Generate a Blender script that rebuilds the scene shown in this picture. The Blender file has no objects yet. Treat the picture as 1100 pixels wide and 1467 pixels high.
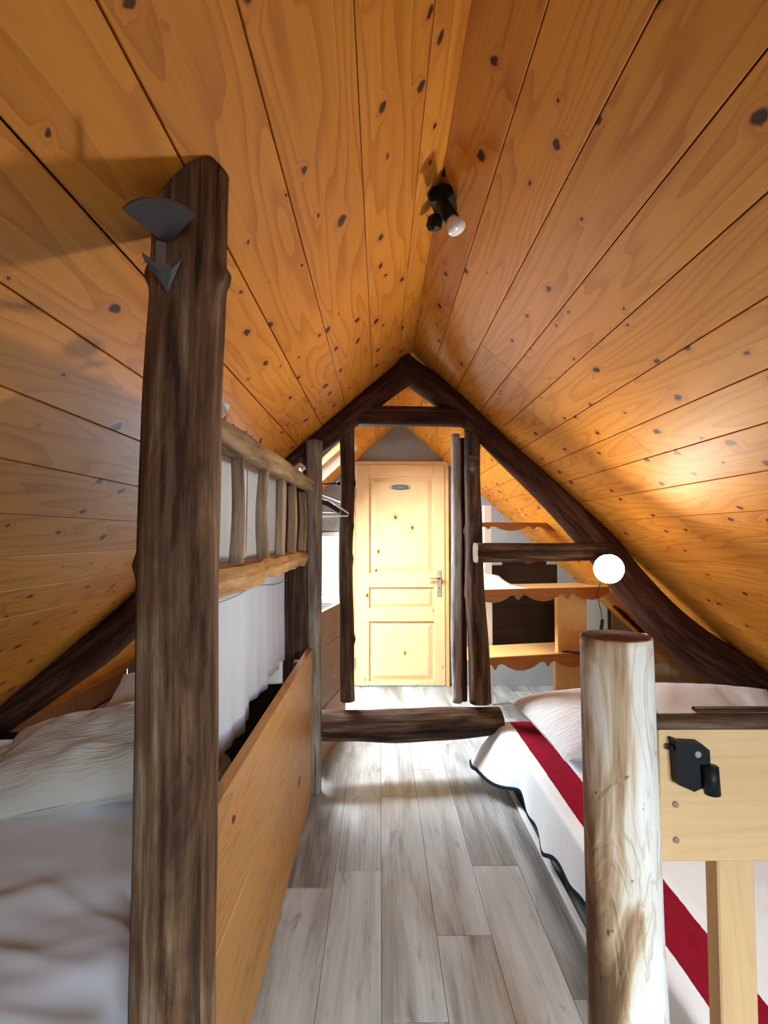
import bpy, math, random
from mathutils import Vector, Matrix, noise, Euler
R = math.radians
C = bpy.context.scene.collection
SC = bpy.context.scene
# ------------------------------------------------------------------ camera, world, lights, exposure
EYE = 1.35
F = 760.0
PITCH = math.atan(35/760.0)
YAW = -R(0.38)
cam = bpy.data.cameras.new('camera'); camo = bpy.data.objects.new('camera', cam); C.objects.link(camo)
camo.location = (0, 0, EYE)
camo.rotation_euler = Euler((math.pi/2 + PITCH, 0, YAW), 'XYZ')
cam.sensor_fit = 'HORIZONTAL'; cam.sensor_width = 36.0; cam.lens = F/1100*36
cam.clip_start = 0.02
SC.camera = camo
SC.view_settings.view_transform = 'Standard'; SC.view_settings.look = 'None'
SC.view_settings.gamma = 1.0; SC.view_settings.use_curve_mapping = False
SC.view_settings.exposure = 0.0

w = bpy.data.worlds.new('sky'); SC.world = w; w.use_nodes = True
bgn = w.node_tree.nodes['Background']
bgn.inputs[0].default_value = (0.80, 0.90, 1.0, 1); bgn.inputs[1].default_value = 2.2

def area(name, loc, target, sx, sy, power, col, spread=180):
    l = bpy.data.lights.new(name, 'AREA'); l.shape = 'RECTANGLE'; l.size = sx; l.size_y = sy
    l.energy = power; l.color = col; l.spread = R(spread)
    o = bpy.data.objects.new(name, l); C.objects.link(o); o.location = loc
    o.rotation_euler = (Vector(target)-Vector(loc)).to_track_quat('-Z', 'Y').to_euler()
    o['kind'] = 'helper'
    return o
TA = 0.916; ANG = math.atan(TA); XR = 0.18; ZR = EYE + 1.062
COSA, SINA = math.cos(ANG), math.sin(ANG)
# daylight falling in through the roof window and through the gable window behind the camera
area('roof_window_daylight', (-0.62-SINA*.17, 3.74, EYE+0.317+COSA*.17), (-0.62+SINA, 3.74, EYE+.317-COSA), 0.62, 0.66, 62, (0.88, 0.95, 1.0), 120)
area('roof_window_zenith', (-0.70, 3.74, 2.75), (-0.66, 3.74, 0.0), 0.7, 0.7, 75, (0.86, 0.94, 1.0), 70)
area('roof_window_sky', (-1.0, 3.02, 2.05), (0.0, 4.84, 1.45), 0.9, 0.7, 105, (0.97, 0.98, 1.0))
area('gable_window_daylight', (0.74, -1.85, 1.62), (0.10, 1.1, 0.1), 0.95, 0.8, 135, (0.68, 0.85, 1.0), 100)
area('end_window_daylight', (-0.65, 4.99, 1.07), (-1.00, 1.6, 1.36), 0.55, 0.55, 26, (0.66, 0.84, 1.0), 75)
GLOBE_STRENGTH = 15.0
LAMP_POWER = 74.0

# ------------------------------------------------------------------ helpers
rng = random.Random(7)
_q = camo.rotation_euler.to_matrix()
def ray(px, py):
    return (_q @ Vector(((px-550)/F, (733.5-py)/F, -1.0)))
def P(px, py, D):
    d = ray(px, py); d = d/d.y
    return Vector((0, 0, EYE)) + d*D
def zc(x):                      # height of the ceiling face above x
    return ZR - TA*abs(x-XR)

def setp(o, label=None, cat=None, group=None, kind=None):
    if label: o['label'] = label
    if cat: o['category'] = cat
    if group: o['group'] = group
    if kind: o['kind'] = kind
    return o
def empty(name, loc=(0, 0, 0), rot=(0, 0, 0)):
    o = bpy.data.objects.new(name, None); C.objects.link(o); o.location = loc; o.rotation_euler = rot
    o.empty_display_size = 0.05
    return o
def mesh(name, verts, faces, mat, parent=None, smooth=False, gc=None, knot=None, mi=None, mats=None):
    me = bpy.data.meshes.new(name)
    me.from_pydata([tuple(v) for v in verts], [], faces)
    for m in (mats or [mat]): me.materials.append(m)
    if mi: me.polygons.foreach_set('material_index', mi)
    if smooth: me.polygons.foreach_set('use_smooth', [True]*len(me.polygons))
    a = me.attributes.new('gc', 'FLOAT_VECTOR', 'POINT')
    g = gc if gc is not None else [tuple(v) for v in verts]
    a.data.foreach_set('vector', [c for v in g for c in v])
    if knot is not None:
        k = me.attributes.new('knot', 'FLOAT', 'POINT'); k.data.foreach_set('value', knot)
    me.update()
    o = bpy.data.objects.new(name, me); C.objects.link(o)
    if parent: o.parent = parent
    return o
class MB:
    """collects shapes; build() links them as one mesh"""
    def __init__(s): s.v = []; s.f = []; s.g = []; s.mi = []
    def add(s, vs, fs, gs=None, m=0):
        b = len(s.v); s.v += [Vector(v) for v in vs]; s.g += [tuple(v) for v in (gs or vs)]
        s.f += [tuple(i+b for i in f) for f in fs]; s.mi += [m]*len(fs); return s
    def box(s, c, d, bev=0.0, rot=None, axis='z', off=None, m=0):
        """chamfered box; axis = grain direction"""
        x, y, z = d[0]/2, d[1]/2, d[2]/2; b = min(bev, x*.9, y*.9, z*.9)
        vs, idx = [], {}
        if b <= 0:
            for sx in (-1, 1):
                for sy in (-1, 1):
                    for sz in (-1, 1): vs.append(Vector((sx*x, sy*y, sz*z)))
            fs = [(0,1,3,2),(4,6,7,5),(0,4,5,1),(2,3,7,6),(0,2,6,4),(1,5,7,3)]
        else:
            def V(k, sx, sy, sz):
                key = (k, sx, sy, sz)
                if key not in idx:
                    p = [sx*(x-b), sy*(y-b), sz*(z-b)]
                    p[k] = (sx*x, sy*y, sz*z)[k]
                    idx[key] = len(vs); vs.append(Vector(p))
                return idx[key]
            fs = []
            for k in range(3):
                for sg in (-1, 1):
                    o_ = [i for i in range(3) if i != k]
                    q = []
                    for (a_, b_) in ((-1,-1),(1,-1),(1,1),(-1,1)):
                        sv = [0,0,0]; sv[k] = sg; sv[o_[0]] = a_; sv[o_[1]] = b_
                        q.append(V(k, *sv))
                    flip = (sg > 0) == (k == 1)
                    fs.append(tuple(q[::-1] if flip else q))
            for k in range(3):
                i, j = [t for t in range(3) if t != k]
                for a_ in (-1, 1):
                    for b_ in (-1, 1):
                        def S(sk):
                            sv = [0,0,0]; sv[k] = sk; sv[i] = a_; sv[j] = b_; return sv
                        fs.append((V(i,*S(-1)), V(j,*S(-1)), V(j,*S(1)), V(i,*S(1))))
            for sx in (-1,1):
                for sy in (-1,1):
                    for sz in (-1,1): fs.append((V(0,sx,sy,sz), V(1,sx,sy,sz), V(2,sx,sy,sz)))
            vc = Vector((0,0,0)); nf = []
            for f in fs:
                ps = [vs[i] for i in f]; n_ = (ps[1]-ps[0]).cross(ps[2]-ps[0]); m_ = sum(ps, Vector())/len(ps)
                nf.append(f if n_.dot(m_) > 0 else f[::-1])
            fs = nf
        off = off if off is not None else (rng.random()*9, rng.random()*9, rng.random()*9)
        def g(v):
            t = {'z': (v.x, v.y, v.z), 'x': (v.y, v.z, v.x), 'y': (v.x, v.z, v.y)}[axis]
            return (t[0]+off[0], t[1]+off[1], t[2]+off[2])
        gs = [g(v) for v in vs]
        if rot is not None: vs = [rot @ v for v in vs]
        return s.add([v+Vector(c) for v in vs], fs, gs, m)
    def tube(s, pts, r, n=8, m=0, cap=True):
        pts = [Vector(p) for p in pts]; rs = r if isinstance(r, (list, tuple)) else [r]*len(pts)
        vs, fs = [], []; up = None; L = 0; gs = []
        for i, p in enumerate(pts):
            t = (pts[min(i+1, len(pts)-1)]-pts[max(i-1, 0)]).normalized()
            if up is None: up = Vector((0, 0, 1)) if abs(t.z) < .9 else Vector((1, 0, 0))
            a = t.cross(up).normalized(); b = a.cross(t).normalized(); up = b
            if i: L += (p-pts[i-1]).length
            for k in range(n):
                th = 2*math.pi*k/n
                vs.append(p + (a*math.cos(th)+b*math.sin(th))*rs[i]); gs.append((math.cos(th)*rs[i], math.sin(th)*rs[i], L))
        for i in range(len(pts)-1):
            for k in range(n):
                k2 = (k+1) % n
                fs.append((i*n+k, i*n+k2, (i+1)*n+k2, (i+1)*n+k))
        if cap:
            fs.append(tuple(range(n-1, -1, -1))); fs.append(tuple((len(pts)-1)*n+k for k in range(n)))
        return s.add(vs, fs, gs, m)
    def prism(s, poly, n, m=0):
        """poly: list of points in a plane, extruded by vector n"""
        k = len(poly); a = [Vector(p) for p in poly]; n = Vector(n)
        nn = Vector((0,0,0))
        for i in range(k): nn += a[i].cross(a[(i+1) % k])
        if nn.dot(n) > 0: a = a[::-1]
        vs = a + [p+n for p in a]
        fs = [tuple(range(k)), tuple(range(2*k-1, k-1, -1))]
        for i in range(k):
            j = (i+1) % k; fs.append((i, i+k, j+k, j))
        return s.add(vs, fs, None, m)
    def build(s, name, mat, parent=None, smooth=False, mats=None):
        return mesh(name, s.v, s.f, mat, parent, smooth, s.g, None, s.mi if mats else None, mats)
def catmull(pts, n):
    out = []
    p = [Vector(q) for q in pts]; p = [2*p[0]-p[1]] + p + [2*p[-1]-p[-2]]
    for i in range(1, len(p)-2):
        for k in range(n):
            t = k/n; a, b, c, d = p[i-1], p[i], p[i+1], p[i+2]
            out.append(.5*((2*b)+(-a+c)*t+(2*a-5*b+4*c-d)*t*t+(-a+3*b-3*c+d)*t**3))
    out.append(p[-2]); return out
def log(name, pts, rad, mat, parent=None, seed=0, nseg=22, step=.03, rough=.06, bend=.0, knots=(), flat=(1, 1), sq=0, mats=None, capmat=None, groove=None):
    """a round or hewn timber along pts; knots: (t 0..1, angle, size m, height m)"""
    p = [Vector(q) for q in pts]
    rad = rad if isinstance(rad, (list, tuple)) else [rad]*len(p)
    tot = sum((p[i+1]-p[i]).length for i in range(len(p)-1))
    n = max(2, int(tot/step/(len(p)-1)))
    path = catmull(p, n)
    rr = catmull([Vector((r, 0, 0)) for r in rad], n)
    vs, fs, gs, kn = [], [], [], []; up = None; L = 0
    off = Vector((seed*3.1, seed*1.7, seed*5.3))
    t0 = (p[-1]-p[0]).normalized()
    for i, c in enumerate(path):
        t = (path[min(i+1, len(path)-1)]-path[max(i-1, 0)]).normalized()
        if up is None: up = Vector((0, -1, 0)) if abs(t.y) < .9 else Vector((0, 0, 1))
        a = t.cross(up).normalized(); b = a.cross(t).normalized(); up = b
        if i: L += (c-path[i-1]).length
        w_ = Vector((noise.noise(Vector((L*1.6, 0, 0))+off), noise.noise(Vector((L*1.6, 7, 0))+off), 0))*bend
        for k in range(nseg):
            th = 2*math.pi*k/nseg; r = rr[i].x
            e = 1.0
            cs, sn = math.cos(th), math.sin(th)
            if sq: e = (abs(cs)**sq+abs(sn)**sq)**(-1/sq)
            d = noise.noise(Vector((cs*1.3, sn*1.3, L*2.2))+off)*rough*1.2 + noise.noise(Vector((cs*4, sn*4, L*5))+off)*rough*.5
            q = r*e*(1+d); kk = 0
            for (kt, ka, ks, kh) in knots:
                da = (th-ka+math.pi) % (2*math.pi)-math.pi
                dd = ((L-kt*tot)**2+(da*r)**2)/(ks*ks)
                g = math.exp(-dd*1.6); q += kh*g; kk = max(kk, math.exp(-dd*5) if kh < .004 else g*.7)
            if groove is not None:
                da = (th-groove[0]-.25*noise.noise(Vector((L*2.5, 3, seed)))+math.pi) % (2*math.pi)-math.pi
                gg = math.exp(-(da*r/groove[1])**2); q -= groove[2]*gg; kk = max(kk, gg)
            vs.append(c+w_.x*a+w_.y*b+(a*cs*flat[0]+b*sn*flat[1])*q); kn.append(kk)
            gs.append((cs*r+off.x, sn*r+off.y, L+off.z))
    m = len(path)
    for i in range(m-1):
        for k in range(nseg):
            k2 = (k+1) % nseg; fs.append((i*nseg+k, i*nseg+k2, (i+1)*nseg+k2, (i+1)*nseg+k))
    nf = len(fs)
    for i, sgn in ((0, -1), (m-1, 1)):
        c = sum((vs[i*nseg+k] for k in range(nseg)), Vector())/nseg
        vs.append(c); gs.append((off.x, off.y, gs[i*nseg][2])); kn.append(0); ci = len(vs)-1
        for k in range(nseg):
            k2 = (k+1) % nseg
            fs.append((ci, i*nseg+k2, i*nseg+k) if sgn < 0 else (ci, i*nseg+k, i*nseg+k2))
    mi = None; ms = None
    if capmat: ms = [mat, capmat]; mi = [0]*nf+[1]*(len(fs)-nf)
    o = mesh(name, vs, fs, mat, parent, True, gs, kn, mi, ms)
    for pl in list(o.data.polygons)[nf:]: pl.use_smooth = False
    if parent is None:
        for v in o.data.vertices:                        # timbers are cut to the slope, never through it
            lim = zc(v.co.x)-.003
            if v.co.z > lim: v.co.z = lim
    return o

# ------------------------------------------------------------------ node helper and materials
class NT:
    def __init__(s, name, rough=.6, spec=.35):
        s.m = bpy.data.materials.new(name); s.m.use_nodes = True; s.t = s.m.node_tree
        s.b = s.t.nodes['Principled BSDF']; s.b.inputs['Roughness'].default_value = rough
        s.b.inputs['Specular IOR Level'].default_value = spec
    def n(s, typ, **k):
        o = s.t.nodes.new(typ)
        for a, v in k.items(): setattr(o, a, v)
        return o
    def l(s, a, b):
        if hasattr(a, 'links'): s.t.links.new(a, b)
        else: b.default_value = a if not (isinstance(a, tuple) and len(a) == 3 and len(b.default_value) == 4) else (*a, 1)
    def gc(s, nm='gc'):
        return s.n('ShaderNodeAttribute', attribute_name=nm).outputs['Vector']
    def fac(s, nm): return s.n('ShaderNodeAttribute', attribute_name=nm).outputs['Fac']
    def sep(s, v):
        o = s.n('ShaderNodeSeparateXYZ'); s.l(v, o.inputs[0]); return o.outputs
    def vec(s, x, y, z):
        o = s.n('ShaderNodeCombineXYZ')
        for i, c in enumerate((x, y, z)): s.l(c, o.inputs[i])
        return o.outputs[0]
    def scale(s, v, k):
        o = s.n('ShaderNodeVectorMath', operation='MULTIPLY'); s.l(v, o.inputs[0]); o.inputs[1].default_value = k; return o.outputs[0]
    def math(s, op, a, b=0.0, c=0.0):
        o = s.n('ShaderNodeMath', operation=op); s.l(a, o.inputs[0]); s.l(b, o.inputs[1]); s.l(c, o.inputs[2]); return o.outputs[0]
    def noise(s, v, scale=1, det=3, rough=.5, dist=0):
        o = s.n('ShaderNodeTexNoise'); s.l(v, o.inputs['Vector']); o.inputs['Scale'].default_value = scale
        o.inputs['Detail'].default_value = det; o.inputs['Roughness'].default_value = rough; o.inputs['Distortion'].default_value = dist
        return o.outputs[0]
    def rng(s, v, a, b, c=0, d=1, smooth=True):
        o = s.n('ShaderNodeMapRange'); o.clamp = True
        if smooth: o.interpolation_type = 'SMOOTHSTEP'
        for i, x in enumerate((v, a, b, c, d)): s.l(x, o.inputs[i])
        return o.outputs[0]
    def mix(s, f, a, b, mode='MIX'):
        o = s.n('ShaderNodeMix', data_type='RGBA', blend_type=mode); s.l(f, o.inputs[0])
        for x, i in ((a, 6), (b, 7)): s.l(x, o.inputs[i])
        return o.outputs[2]
    def ramp(s, f, stops):
        o = s.n('ShaderNodeValToRGB'); e = o.color_ramp.elements
        while len(e) < len(stops): e.new(0.5)
        for i, (p, c) in enumerate(stops): e[i].position = p; e[i].color = (*c, 1)
        s.l(f, o.inputs[0]); return o.outputs[0]
    def rand(s): return s.n('ShaderNodeObjectInfo').outputs['Random']
    def bump(s, h, strength=.4, dist=.01):
        o = s.n('ShaderNodeBump'); o.inputs['Strength'].default_value = strength; o.inputs['Distance'].default_value = dist
        s.l(h, o.inputs['Height']); s.l(o.outputs[0], s.b.inputs['Normal'])
    def col(s, c): s.l(c, s.b.inputs['Base Color']); return s
def plain(name, col, rough=.5, metal=0, spec=.4, var=0.0, nscale=30, bump=0.0, sheen=0):
    t = NT(name, rough, spec); t.b.inputs['Metallic'].default_value = metal
    g = t.gc(); nn = t.noise(g, nscale, 4)
    c2 = tuple(max(0, c*(1-var)) for c in col)
    t.col(t.mix(nn, col, c2) if var else col)
    if bump: t.bump(nn, bump, .003)
    return t.m
def pine(name, light, dark, knot=(.055, .018, .008), kscale=6.5, thr=.55, ksize=.15, rough=.45, var=.35, kstretch=.62, ring=.5, red=(.50, .16, .03)):
    t = NT(name, rough, .2); x, y, z = t.sep(t.gc())
    rnd = t.rand()
    xy = t.math('ADD', x, t.math('MULTIPLY', y, 1.0))
    xy = t.math('ADD', xy, t.math('MULTIPLY', rnd, 31.0))
    zz = t.math('ADD', z, t.math('MULTIPLY', rnd, 17.0))
    v = t.n('ShaderNodeTexVoronoi', voronoi_dimensions='2D'); v.inputs['Scale'].default_value = kscale
    jit = t.math('MULTIPLY', t.noise(t.vec(xy, zz, 0.0), 30, 2), .025)
    t.l(t.vec(t.math('ADD', xy, jit), t.math('MULTIPLY', zz, kstretch), 0.0), v.inputs['Vector'])
    cr = t.n('ShaderNodeSeparateColor'); t.l(v.outputs['Color'], cr.inputs[0])
    size = t.rng(cr.outputs[0], thr, 1.0, 0.0, ksize, False)
    on = t.math('GREATER_THAN', cr.outputs[0], thr)
    d = v.outputs['Distance']
    k = t.math('MULTIPLY', t.rng(d, t.math('MULTIPLY', size, .55), size, 1.0, 0.0), on)
    halo = t.math('MULTIPLY', t.rng(d, t.math('MULTIPLY', size, .6), t.math('MULTIPLY_ADD', size, 2.4, .05), 1.0, 0.0), on)
    xw = t.math('MULTIPLY_ADD', halo, .035, xy)
    low = t.noise(t.vec(t.math('MULTIPLY', xw, 5.0), t.math('MULTIPLY', zz, .55), 0.0), 1, 2, .45)
    rg = t.math('FRACT', t.math('MULTIPLY', low, 17.0))
    rg = t.rng(rg, .35, .97, 0, 1)
    rg = t.math('MULTIPLY', rg, t.math('SUBTRACT', 1.0, t.rng(rg, .985, 1.0, 0, 1)))
    g1 = t.noise(t.vec(t.math('MULTIPLY', xw, 110.0), t.math('MULTIPLY', zz, 2.5), 0.0), 1, 3, .6)
    big = t.noise(t.vec(t.math('MULTIPLY', xy, 3.0), t.math('MULTIPLY', zz, 1.1), 2.0), 1, 2)
    f = t.math('ADD', t.math('MULTIPLY', rg, ring*.55), t.math('MULTIPLY', t.math('SUBTRACT', g1, .5), .7))
    f = t.math('ADD', f, t.math('MULTIPLY', t.math('SUBTRACT', big, .45), .9))
    f = t.math('ADD', f, t.math('MULTIPLY', t.math('SUBTRACT', rnd, .4), var))
    c = t.mix(t.rng(f, -.1, 1.0, 0, 1, False), light, dark)
    c = t.mix(t.math('MULTIPLY', halo, .55), c, red)
    c = t.mix(t.math('MULTIPLY', k, .95), c, knot)
    t.col(c)
    t.bump(t.math('ADD', t.math('MULTIPLY', g1, .5), t.math('MULTIPLY', k, .6)), .12, .004)
    return t.m
def logmat(name, dark, mid, light, bias=0.0, scale=1.0, crack=.6, rough=.75, bumpd=.006):
    t = NT(name, rough, .15); g = t.gc(); x, y, z = t.sep(g)
    n1 = t.noise(t.scale(g, (11*scale, 11*scale, 2.0*scale)), 1, 6, .68, .8)
    n2 = t.noise(t.scale(g, (60, 60, 4)), 1, 4, .6)
    n3 = t.noise(t.scale(g, (34, 34, 1.1)), 1, 3, .55, .4)
    n4 = t.noise(t.scale(g, (55, 55, 30)), 1, 3, .6)
    f = t.math('ADD', n1, t.math('MULTIPLY', t.math('SUBTRACT', n2, .5), .75))
    f = t.math('ADD', f, bias)
    c = t.ramp(f, [(.30, dark), (.52, mid), (.78, light)])
    ck = t.rng(n3, .33, .40, 1, 0)
    c = t.mix(t.math('MULTIPLY', ck, crack), c, tuple(q*.25 for q in dark))
    spots = t.rng(n4, .70, .78, 0, .6)
    c = t.mix(spots, c, tuple(q*.5 for q in dark))
    c = t.mix(t.math('MULTIPLY', t.fac('knot'), .92), c, (.012, .007, .005))
    t.col(c)
    h = t.math('SUBTRACT', t.math('ADD', t.math('MULTIPLY', n2, .7), t.math('MULTIPLY', n4, .25)), t.math('MULTIPLY', ck, .8))
    t.bump(h, .7, bumpd)
    return t.m
def m_stump():
    t = NT('peeled_log', .6, .3); g = t.gc(); x, y, z = t.sep(g)
    n1 = t.noise(t.scale(g, (8, 8, 2.2)), 1, 4, .55, 1.6)
    n2 = t.noise(t.scale(g, (60, 60, 5)), 1, 4, .6)
    n5 = t.noise(t.scale(g, (12, 12, 3.2)), 1, 4, .6, .9)
    side = t.math('MULTIPLY_ADD', t.math('SUBTRACT', x, 12.4), 3.2, .055)          # browner towards one flank of the log
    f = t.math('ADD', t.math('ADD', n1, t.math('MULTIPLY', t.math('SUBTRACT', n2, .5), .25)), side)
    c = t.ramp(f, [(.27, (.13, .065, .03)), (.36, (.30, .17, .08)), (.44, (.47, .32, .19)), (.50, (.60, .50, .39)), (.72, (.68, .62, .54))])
    e = t.rng(n5, .47, .50, 0, 1); e2 = t.rng(n5, .505, .53, 1, 0)
    edge = t.math('MULTIPLY', e, e2)
    c = t.mix(t.math('MULTIPLY', edge, .4), c, (.38, .25, .14))
    w_ = t.noise(t.scale(g, (50, 50, 40)), 1, 2, .5)
    worm = t.rng(w_, .715, .75, 0, 1)
    c = t.mix(t.math('MULTIPLY', worm, .75), c, (.09, .055, .03))
    c = t.mix(t.math('MULTIPLY', t.fac('knot'), .85), c, (.07, .035, .015))
    t.col(c)
    t.bump(t.math('ADD', t.math('ADD', t.math('MULTIPLY', t.rng(n5, .45, .55, 0, 1), .8), t.math('MULTIPLY', n2, .25)), t.math('MULTIPLY', worm, -.8)), .5, .005)
    return t.m
def m_floor():
    t = NT('laminate_plank', .33, .5); x, y, z = t.sep(t.gc()); rnd = t.rand()
    zz = t.math('ADD', z, t.math('MULTIPLY', rnd, 23.0)); xx = t.math('ADD', x, t.math('MULTIPLY', rnd, 11.0))
    n1 = t.noise(t.vec(t.math('MULTIPLY', xx, 9.0), t.math('MULTIPLY', zz, 1.0), 0.0), 1, 4, .6, .8)
    n2 = t.noise(t.vec(t.math('MULTIPLY', xx, 90.0), t.math('MULTIPLY', zz, 3.0), 0.0), 1, 3, .6)
    n3 = t.noise(t.vec(t.math('MULTIPLY', xx, 18.0), t.math('MULTIPLY', zz, 4.5), 4.0), 1, 3, .55, .5)
    f = t.math('ADD', n1, t.math('MULTIPLY', t.math('SUBTRACT', n2, .5), .35))
    f = t.math('ADD', f, t.math('MULTIPLY', t.math('SUBTRACT', rnd, .5), .22))
    c = t.ramp(f, [(.28, (.155, .15, .14)), (.45, (.285, .29, .28)), (.58, (.365, .385, .385)), (.75, (.45, .48, .49))])
    c = t.mix(t.rng(n3, .60, .74, 0, .65), c, (.15, .13, .115))
    t.col(c); t.bump(n2, .08, .002); return t.m
def m_cloth(name, col, rough=.9, ridge=0, weave=500, var=.06):
    t = NT(name, rough, .15); g = t.gc(); nn = t.noise(g, 6, 3)
    t.col(t.mix(nn, col, tuple(c*(1-var*2) for c in col)))
    wv = t.noise(g, weave, 2)
    if ridge:
        a = t.noise(t.scale(g, (9, 75, 20)), 1, 3, .5, .7)
        t.bump(t.math('ADD', a, t.math('MULTIPLY', wv, .1)), .8, ridge)
    else: t.bump(wv, .15, .001)
    t.b.inputs['Sheen Weight'].default_value = .15
    return t.m
def m_blanket():
    t = NT('striped_blanket', .95, .1); x, y, z = t.sep(t.gc())     # gc.x = across the bed, gc.z = distance from the hem
    n = t.math('MULTIPLY', t.math('SUBTRACT', t.noise(t.gc(), 60, 2), .5), .004)
    u = t.math('ADD', x, n)
    def band(a, b): return t.math('MULTIPLY', t.math('GREATER_THAN', u, a), t.math('LESS_THAN', u, b))
    fz = t.noise(t.gc(), 25, 4)
    c = t.mix(fz, (.86, .92, .97), (.76, .82, .88))
    red = t.mix(fz, (.30, .006, .026), (.19, .004, .016))
    c = t.mix(band(STRIPE[0], STRIPE[1]), c, red)
    c = t.mix(t.math('LESS_THAN', z, .018), c, (.018, .035, .06))
    t.col(c); t.bump(t.noise(t.gc(), 350, 2), .3, .002)
    return t.m
STRIPE = (0.738, 0.872)
M = {}
M['ceil'] = pine('pine_ceiling_board', (.64, .256, .030), (.35, .094, .006), kscale=8.5, thr=.26, ksize=.15, rough=.58, knot=(.030, .008, .002), ring=.8)
M['ceil'].node_tree.nodes['Principled BSDF'].inputs['Coat Weight'].default_value = .0
M['ceil'].node_tree.nodes['Principled BSDF'].inputs['Specular IOR Level'].default_value = .15
M['ceil'].node_tree.nodes['Principled BSDF'].inputs['Coat Roughness'].default_value = .42
M['door'] = pine('pine_door', (.80, .56, .29), (.66, .40, .17), kscale=6.5, thr=.72, ksize=.10, rough=.4, var=.12, ring=.35, red=(.50, .2, .05))
M['shelf'] = pine('pine_shelf', (.80, .49, .19), (.60, .30, .09), kscale=5, thr=.7, ksize=.12, rough=.45, var=.15)
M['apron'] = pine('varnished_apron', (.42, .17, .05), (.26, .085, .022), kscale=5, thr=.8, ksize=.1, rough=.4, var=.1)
M['guard'] = pine('guard_board', (.46, .235, .070), (.25, .115, .030), kscale=3.5, thr=.75, ksize=.1, rough=.5, var=.15, ring=.8)
M['ply'] = pine('pale_board', (.58, .36, .17), (.42, .24, .095), kscale=5.5, thr=.78, ksize=.09, rough=.55, var=.1, ring=.4, red=(.5, .27, .1), knot=(.16, .09, .045))
M['oldboard'] = pine('old_brown_board', (.26, .14, .07), (.12, .06, .028), kscale=5, thr=.75, ksize=.12, rough=.6, var=.3)
M['shadeboard'] = pine('shade_board', (.030, .019, .013), (.014, .009, .007), kscale=5, thr=.9, ksize=.1, rough=.7, var=.3)  # near black, deep shade put into the board colour
M['bigpost'] = logmat('weathered_post_wood', (.042, .018, .008), (.145, .075, .036), (.33, .24, .165), -.01)
M['dark'] = logmat('dark_log_wood', (.020, .006, .002), (.060, .020, .009), (.12, .055, .03), 0, crack=.4)
M['brown'] = logmat('brown_post_wood', (.026, .012, .006), (.080, .040, .021), (.20, .13, .085), 0)
M['grey'] = logmat('grey_barked_wood', (.08, .055, .036), (.21, .165, .12), (.38, .33, .27), .03)
M['palegrey'] = logmat('silvery_pole_wood', (.16, .12, .09), (.36, .31, .26), (.56, .52, .46), .05)
M['ladder'] = logmat('old_ladder_wood', (.09, .055, .03), (.25, .165, .095), (.42, .32, .21), .03, crack=.5)
M['edge'] = logmat('live_edge_wood', (.20, .10, .04), (.42, .24, .10), (.60, .40, .20), .05, crack=.35)
M['stump'] = m_stump()
M['cut'] = pine('cut_end_wood', (.15, .045, .013), (.08, .022, .007), kscale=20, thr=.9, ksize=.1, rough=.9)
M['cut'].node_tree.nodes['Principled BSDF'].inputs['Specular IOR Level'].default_value = .03
M['paleend'] = plain('pale_end_grain', (.24, .18, .12), .8, var=.3)
M['floor'] = m_floor()
M['plaster'] = plain('grey_plaster', (.33, .345, .34), .9, var=.3, nscale=5, bump=.3)
M['slab'] = plain('dark_underlay', (.03, .018, .01), .9)
M['white'] = plain('white_paint', (.78, .78, .76), .5, var=.06)
M['sheet'] = m_cloth('hanging_sheet_cotton', (.56, .64, .76))
M['linen'] = m_cloth('white_bed_linen', (.72, .73, .76))
M['pillow'] = m_cloth('crinkled_pillow_cotton', (.66, .67, .69), ridge=.016)
M['oldpillow'] = m_cloth('cream_pillow_cotton', (.62, .58, .50), ridge=.012)
M['teal'] = m_cloth('dark_teal_fabric', (.03, .065, .085))
M['blanket'] = m_blanket()
M['paper'] = plain('white_paper', (.80, .82, .85), .7)
M['black'] = plain('black_plastic', (.008, .008, .009), .5, var=.3, spec=.2)
M['iron'] = plain('dark_iron', (.24, .23, .215), .42, metal=.85, var=.35, nscale=40)
M['brass'] = plain('satin_metal', (.62, .52, .36), .35, metal=.9)
M['chrome'] = plain('screw_metal', (.75, .75, .72), .3, metal=.9)
M['plaque'] = plain('blue_grey_plaque', (.09, .13, .14), .45, var=.2)
M['letter'] = plain('pale_raised_letter', (.30, .36, .37), .5)
M['foil'] = plain('crumpled_foil', (.72, .70, .68), .3, metal=.4, var=.3, nscale=60)
M['string'] = plain('grey_string', (.16, .17, .19), .9)
M['mint'] = plain('pale_mint_opening', (.62, .72, .66), .7, var=.15, nscale=20)  # pale tone standing in for a small window opening
M['reveal'] = plain('pale_reveal', (.66, .52, .40), .6, var=.1)
M['plasticwhite'] = plain('white_plastic', (.8, .8, .8), .3)
t = NT('bulb_glass', .2, .6); t.col((.75, .76, .80)); M['bulb'] = t.m
t = NT('lit_globe'); t.col((1, .9, .75)); t.b.inputs['Emission Color'].default_value = (1, .74, .44, 1); t.b.inputs['Emission Strength'].default_value = GLOBE_STRENGTH; M['globe'] = t.m
t = NT('window_glass', .02)
tr = t.n('ShaderNodeBsdfTransparent'); gl = t.n('ShaderNodeBsdfGlossy'); gl.inputs['Roughness'].default_value = .02
lw = t.n('ShaderNodeLayerWeight'); lw.inputs[0].default_value = .12; mx = t.n('ShaderNodeMixShader')
t.l(lw.outputs['Fresnel'], mx.inputs[0]); t.l(tr.outputs[0], mx.inputs[1]); t.l(gl.outputs[0], mx.inputs[2])
t.l(mx.outputs[0], t.t.nodes['Material Output'].inputs['Surface']); M['glass'] = t.m

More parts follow.
